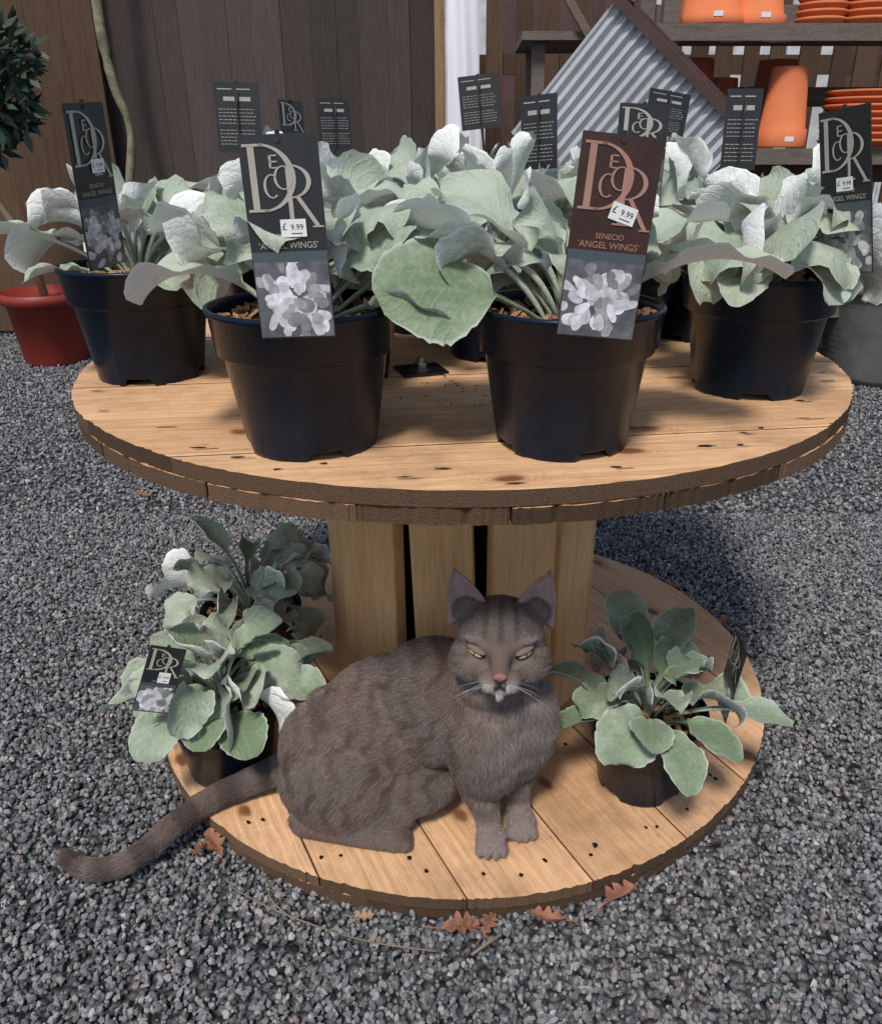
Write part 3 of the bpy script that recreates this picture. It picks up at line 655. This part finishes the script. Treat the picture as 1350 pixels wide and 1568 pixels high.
def mkhair(name,P,N,Tg,L,lift,C,r0,parent,npnt=4,sag=.25):
    n=len(P); s=np.linspace(0,1,npnt)
    pts=np.zeros((n,npnt,3))
    for i,q in enumerate(s):
        pts[:,i]=P-N*.0006+ (Tg*q+N*(lift[:,None]*(q-sag*q*q)))*L[:,None]+ np.array([0,0,-.08])*((q*q)*L)[:,None]
    hc=bpy.data.hair_curves.new(name); hc.add_curves([npnt]*n)
    hc.attributes['position'].data.foreach_set('vector',pts.astype(np.float32).ravel())
    ra=hc.attributes.get('radius') or hc.attributes.new('radius','FLOAT','POINT')
    rad=np.tile(r0*(1-.8*s**1.5),(n,1)); ra.data.foreach_set('value',rad.astype(np.float32).ravel())
    a=hc.attributes.new('col','FLOAT_COLOR','CURVE'); c4=np.ones((n,4),dtype=np.float32); c4[:,:3]=C; a.data.foreach_set('color',c4.ravel())
    hc.materials.append(M_fur); o=bpy.data.objects.new(name,hc); return link(o,parent)
mkhair('fur',P,Nn,tang,L,lift,C,.00023,cat)
for v,f in earm:
    Ve,Te=tris([tuple(p) for p in v],f); Pe,Ne=sample(Ve,Te,4200)
    back=np.random.rand(len(Pe))<.85; mean=np.array(fw)
    Ne=np.where(((Ne@mean)>0)[:,None],Ne,-Ne); Ne=np.where(back[:,None],Ne,-Ne)
    up=np.array(H3@Vector((0,0,1))); up/=np.linalg.norm(up)
    fl_=up+np.random.randn(*Pe.shape)*.2; fl_/=np.linalg.norm(fl_,axis=1)[:,None]
    tg=fl_-(fl_*Ne).sum(1)[:,None]*Ne
    Ce=np.where(back[:,None],np.array([.17,.13,.115]),np.array([.42,.34,.31]))*np.random.uniform(.7,1.3,len(Pe))[:,None]
    mkhair('ear_fur',Pe+Ne*.001,Ne,tg,np.random.uniform(.002,.0045,len(Pe)),np.full(len(Pe),.25),Ce,.00018,cat)
WP=[];WN=[];WT=[]
for s in(-1,1):
    for i in range(8):
        l,nn=onface(s*(.010+.004*random.random()),-.017-.010*random.random()); WP.append(tuple(l)); 
        d=H3@Vector((s*1.0,-.10+random.uniform(-.1,.35),random.uniform(-.30,.25))); d.normalize(); WT.append(tuple(d)); WN.append((0,0,-1))
n=len(WP); mkhair('whiskers',np.array(WP),np.array(WN),np.array(WT),np.random.uniform(.03,.050,n),np.full(n,.25),np.full((n,3),.5),.00011,cat,8,-.6)
# ------------------------------------------------------------------ dead leaves, twigs
def deadleaf(x,y,z,sz,rot,col,name='dead_leaf'):
    NS=26; V=[];F=[]; ph=random.uniform(0,3); cu=random.uniform(.2,.9)
    for i in range(NS+1):
        s=i/NS; env=math.sin(math.pi*min(1,s*.97+.015))**.7
        lobL=.35+.65*abs(math.sin(s*11+ph))**1.3; lobR=.35+.65*abs(math.sin(s*11+ph+.5))**1.3
        for u in(-1,-.5,0,.5,1):
            w=sz*.62*env*(lobL if u<0 else lobR); xx=(s-.5)*2*sz+abs(u)*sz*.22; yy=u*w
            V.append((xx,yy,abs(yy)*cu+.22*sz*math.sin(s*4+ph)+random.uniform(-.0006,.0006)))
    for i in range(NS):
        for j in range(4): q=i*5+j; F.append((q,q+1,q+6,q+5))
    mb=MB(); mb.add(V,F); mb.tube([(-sz*.95,0,0),(-sz*1.4,.1*sz,.004),(-sz*1.7,.2*sz,.002)],.0008,5)
    return mb.obj(name,[col],None,False,(x,y,z),(random.uniform(-.35,.35),random.uniform(-.35,.35),rot))
M_dl=plain('dead_leaf_brown',(.28,.125,.075),.8,.3,0,.5,60,.4); M_dl2=plain('dead_leaf_tan',(.36,.24,.15),.8,.3,0,.3,40,.4); M_dy=plain('leaf_yellow',(.6,.45,.05),.7)
for i,(x,y,s,ro,c) in enumerate([(-.005,-.520,.024,.3,M_dl),(.03,-.518,.018,1.2,M_dl),(.105,-.505,.020,2.9,M_dl),(.19,-.478,.025,.6,M_dl),(-.325,-.395,.024,2.2,M_dl),(-.34,-.405,.017,1,M_dl),(.425,.28,.028,.3,M_dl),(.40,.34,.02,1.3,M_dl),(.50,.15,.025,1,M_dl),(-1.2,.55,.03,1,M_dl),(-.56,-.67,.014,1,M_dl2),(-.12,-.505,.013,0,M_dl2),(1.0,.28,.025,0,M_dl),(-.85,.8,.02,0,M_dl)]):
    deadleaf(x,y,.014,s,ro,c)
for x,y,s in[(-1.02,.18,.02),(-1.05,.0,.018)]: deadleaf(x,y,.013,s,.5,M_dy,'yellow_leaf')
M_tw=plain('twig',(.20,.15,.10),.8)
def twig(pts,r=.0010):
    P=cm([((a,b,c),r) for a,b,c in pts],6); mb=MB(); mb.tube([p for p,_ in P],[q for _,q in P],6); mb.obj('dry_twig',[M_tw],None,True)
twig([(-.29,-.46,.012),(-.22,-.50,.015),(-.12,-.535,.012),(-.03,-.552,.014)]); twig([(-.24,-.45,.012),(-.235,-.48,.014),(-.20,-.51,.013)]); twig([(.01,-.555,.012),(.03,-.545,.02),(.045,-.53,.014)],.002)
# ------------------------------------------------------------------ background
def boards(x0,x1,y,w,h,gapf=.001,z0=.02,th=.02,var=.006):
    e=MB(); x=x0; bid=[]
    while x<x1:
        ww=w*random.uniform(.8,1.2); e.box((x+ww/2,y+random.uniform(-var,var),z0+h/2),(ww-gapf,th,h)); bid+=[random.uniform(0,40)]*6; x+=ww
    e.box(((x0+x1)/2,y+.03,z0+h/2),(x1-x0,.01,h)); bid+=[0]*6  # backing sheet, added to stop light showing through the board gaps
    return e,bid
fe=empty('board_fence')
e,b=boards(-1.85,-.13,3.0,.115,2.1); o=e.obj('boards',[M_fence],fe); o.data.attributes.new('bid','FLOAT','FACE').data.foreach_set('value',b)
fe2=empty('board_fence')
e,b=boards(-3.6,-1.62,2.90,.16,2.1); o=e.obj('boards',[M_fence2],fe2); o.data.attributes.new('bid','FLOAT','FACE').data.foreach_set('value',b)
mb=MB(); mb.box((-.10,2.93,1.1),(.045,.05,2.2)); mb.obj('fence_post',[M_post])
V=[];F=[]; nx,nz=24,24
for j in range(nz+1):
    for i in range(nx+1):
        u=i/nx; v=j/nz; V.append((-.065+.155*u*(1-.12*math.sin(v*3)),2.78+.02*math.sin(u*5+v*3)+.006*math.sin(u*13+v*9)+.01*math.sin(v*11+u*2),.25+v*2.0))
for j in range(nz):
    for i in range(nx):
        q=j*(nx+1)+i; F.append((q,q+1,q+nx+2,q+nx+1))
o=mesh_obj('white_tarpaulin',V,F,M_white,None,smooth=True)
sf=empty('slatted_fence'); e=MB(); bid=[]; x=.12
while x<4.2:
    w=random.uniform(.07,.11); e.box((x+w/2,3.6,1.1),(w,.02,2.2)); bid+=[random.uniform(0,40)]*6; x+=w+random.uniform(.03,.09)
for z in(.35,.8,1.25,1.7): e.box((2.1,3.625,z),(4.2,.03,.09)); bid+=[1]*6
o=e.obj('slats',[M_fence2],sf); o.data.attributes.new('bid','FLOAT','FACE').data.foreach_set('value',bid)
sh=empty('white_shed',(2.2,6.5,0)); mb=MB(); mb.box((0,0,1.3),(6,2.5,2.6)); 
for i in range(30): mb.box((-2.95+i*.2,-1.262,1.3),(.03,.02,2.56))
mb.obj('walls',[M_pale],sh); mb=MB(); mb.add([(-3.2,-1.5,2.58),(3.2,-1.5,2.58),(3.2,0,3.4),(-3.2,0,3.4),(3.2,1.5,2.58),(-3.2,1.5,2.58)],[(0,1,2,3),(3,2,4,5)]); mb.obj('roof',[M_greypl],sh)
mb=MB(); mb.box((-1.6,-1.28,.95),(.8,.03,1.9)); mb.box((.9,-1.28,1.3),(1.0,.03,.8)); mb.obj('door_and_window',[M_brownrim],sh)
she=empty('wooden_shelving'); mb=MB()
for xx in(.70,2.1):
    for yy in(2.0,2.42): mb.box((xx,yy,.95),(.055,.05,1.9))
for z in(.30,.84,1.225):
    for k in range(3): mb.box((1.40,2.04+k*.15,z),(1.5,.13,.025))
    mb.box((1.40,1.975,z-.015),(1.5,.02,.05))
for k in range(5): mb.box((1.4,2.45,.2+k*.28),(1.5,.02,.07))
mb.obj('frame',[M_shelf],she)
def tpot(x,y,z,r,h,inv=True,mat=M_terra,n=1):
    e=empty('terracotta_pot',(x,y,z)); 
    mb=MB(); prof=[(0,0),(r*.68,0),(r*.70,.004),(r*.9,h*.76),(r*.985,h*.77),(r,h*.98),(r*.98,h),(r*.9,h),(r*.86,h*.8),(r*.6,h*.1)]
    if inv: prof=[(a,h-b) for a,b in prof]
    mb.lathe(prof,36); mb.obj('body',[mat],e,True)
    if mat is M_terra: flat(e,'barcode_sticker',[rect(-.016,.02,.016,.036)],M_lwht,-r*1.005)
    return e
def saucers(x,y,z,r,n,mat=M_terra):
    e=empty('terracotta_saucer_stack',(x,y,z)); mb=MB()
    for k in range(n):
        mb.lathe([(0,.0),(r*.8,0),(r*.97,.018),(r,.020),(r,.027),(r*.96,.028),(r*.8,.012)],36,(random.uniform(-.004,.004),0,k*.0225))
    mb.obj('saucers',[mat],e,True)
for x,r,h in((.86,.13,.14),(1.03,.10,.15)): tpot(x,2.12,1.24,r,h,True)
saucers(1.255,2.12,1.24,.085,8); saucers(1.42,2.12,1.24,.10,8); saucers(1.6,2.12,1.24,.10,9)
tpot(1.16,2.08,.855,.088,.26,True); tpot(1.19,2.3,.855,.10,.30,True,M_terra2); tpot(.86,2.25,.855,.10,.30,True,M_terra2); tpot(.98,2.30,.855,.09,.24,True,M_terra2)
saucers(1.45,2.08,.855,.145,8); saucers(1.75,2.1,.855,.14,6)
tpot(1.02,2.1,.855,.055,.10,True,M_terra); tpot(1.3,2.1,.315,.14,.3,True,M_terra2); tpot(1.65,2.1,.315,.14,.3,True,M_terra2)
ws=empty('wooden_stand'); mb=MB()
for xx in(.30,.62):
    for yy in(2.5,2.85): mb.box((xx,yy,.62),(.05,.05,1.24))
mb.box((.46,2.67,1.25),(.46,.5,.03)); mb.box((.46,2.5,.98),(.40,.03,.06)); mb.box((.46,2.67,.6),(.4,.4,.03)); 
mb.box((.46,2.40,1.28),(.03,.03,.45),Matrix.Rotation(R(-35),3,'Y'))
mb.obj('frame',[M_shelf],ws)
cp=empty('corrugated_metal_planter',(.645,1.50,1.065),(R(8),R(41),R(-10))); mb=MB(); W2,H2,D2=.25,.42,.17
nn=140; v=[]
for i in range(nn+1):
    xx=-W2+2*W2*i/nn; yy=.006*math.sin(xx*2*math.pi/.028); v+=[(xx,-D2+yy,-H2),(xx,-D2+yy,0),(xx,D2+yy,-H2),(xx,D2+yy,0)]
mb.add(v,[(4*i,4*i+4,4*i+5,4*i+1) for i in range(nn)]+[(4*i+2,4*i+3,4*i+7,4*i+6) for i in range(nn)])
for sx in(-1,1): mb.box((sx*(W2+.004),0,-H2/2),(.008,2*D2,H2))
mb.box((0,0,-H2-.004),(2*W2+.016,2*D2+.016,.008)); mb.obj('sides',[M_galv],cp)
mb=MB()
for sy in(-1,1): mb.box((0,sy*(D2+.004),.008),(2*W2+.05,.035,.026))
for sx in(-1,1): mb.box((sx*(W2+.010),0,.008),(.032,2*D2-.03,.026))
mb.obj('rim',[M_brownrim],cp)
mb=MB(); mb.box((.60,1.68,.33),(.5,.45,.66)); 
for k in range(4): mb.box((.36+k*.16,1.445,.33),(.10,.02,.64))
mb.obj('wooden_crate',[M_shelf])
gp=empty('ribbed_grey_planter',(1.66,2.05,0)); mb=MB(); pr=[(0,0),(.17,0),(.175,.01)]
for k in range(14): z=.02+k*.024; r=.18+.07*z/.36; pr+=[(r,z),(r+.006,z+.012)]
pr+=[(.27,.36),(.27,.385),(.25,.385),(.24,.33),(0,.33)]
mb.lathe(pr,44); mb.obj('body',[M_greypl],gp,True)
tp=empty('potted_bay_tree',(-1.78,2.36,0)); mb=MB(); mb.lathe([(0,0),(.125,0),(.13,.01),(.160,.25),(.175,.255),(.180,.30),(.170,.30),(.160,.27),(0,.265)],40); mb.obj('red_pot',[M_redpot],tp,True)
mb=MB(); mb.tube([(0,0,.26),(-.03,0,.5),(-.14,-.02,.72),(-.16,-.02,.95),(-.12,0,1.15)],[.018,.016,.015,.013,.01],8); mb.tube([(-.16,-.02,.85),(-.05,.02,1.0)],[.01,.006],6); mb.tube([(-.15,-.02,.9),(-.25,-.06,1.05)],[.01,.006],6);mb.obj('trunk',[M_tw],tp,True)
V=[];F=[]
for k in range(900):
    c=Vector([random.gauss(0,1) for _ in range(3)]).normalized()*random.uniform(.3,1)**.5
    cl=random.choice([(-.06,0,1.18,.14),(-.18,-.04,1.06,.13),(.02,.02,1.16,.12),(-.12,0,.92,.11),(-.02,0,1.02,.12)])
    p=Vector(cl[:3])+c*cl[3]; d=(c+Vector([random.gauss(0,.6) for _ in range(3)])).normalized(); s=d.orthogonal().normalized(); l=random.uniform(.06,.10); b=len(V)
    V+=[p,p+d*l*.5+s*l*.18,p+d*l,p+d*l*.5-s*l*.18]; F.append((b,b+1,b+2,b+3))
M_bay=plain('bay_leaf',(.030,.055,.030),.4,.5,0,.5,5,0); mesh_obj('crown',V,F,M_bay,tp)
mb=MB(); P=cm([((-1.62,2.72,.0),.02),((-1.54,2.74,.5),.02),((-1.46,2.76,.9),.018),((-1.50,2.76,1.1),.018),((-1.52,2.76,1.35),.021),((-1.50,2.76,1.9),.019)],6)
mb.tube([p for p,_ in P],[r*random.uniform(.85,1.2) for _,r in P],8); mb.obj('lichen_covered_stem',[plain('lichen_bark',(.20,.19,.12),.9,.2,0,.5,25,.8)],None,True)
# ------------------------------------------------------------------ light, camera
w=bpy.data.worlds.new('World'); S.world=w; w.use_nodes=True; nt=w.node_tree; bg=nt.nodes['Background']
EL=56
sk=nt.nodes.new('ShaderNodeTexSky'); sk.sky_type='NISHITA'; sk.sun_disc=False; sk.sun_elevation=R(EL); sk.dust_density=1.5
sun_az=Vector((-.30,-1.0,0)).normalized(); el=R(EL)
sk.sun_rotation=math.atan2(sun_az.x,sun_az.y); nt.links.new(sk.outputs[0],bg.inputs[0]); bg.inputs[1].default_value=.13
ld=bpy.data.lights.new('sun','SUN'); ld.energy=3.1; ld.angle=R(10); ld.color=(1,.95,.89); lo=bpy.data.objects.new('sun',ld); link(lo)
d=Vector((sun_az.x*math.cos(el),sun_az.y*math.cos(el),math.sin(el))); lo.rotation_euler=d.to_track_quat('Z','Y').to_euler(); lo.location=(-3,-5,6)
cd=bpy.data.cameras.new('camera'); cd.sensor_fit='VERTICAL'; cd.sensor_height=24; cd.sensor_width=24; cd.lens=24*1250/1568; cd.shift_x=-33/1568; cd.clip_end=600; cd.clip_start=.02
cam=bpy.data.objects.new('camera',cd); link(cam); cam.location=(0,-1.2,.852); cam.rotation_euler=(R(66),0,0); S.camera=cam
S.view_settings.view_transform='Standard'; S.view_settings.look='None'; S.view_settings.exposure=0
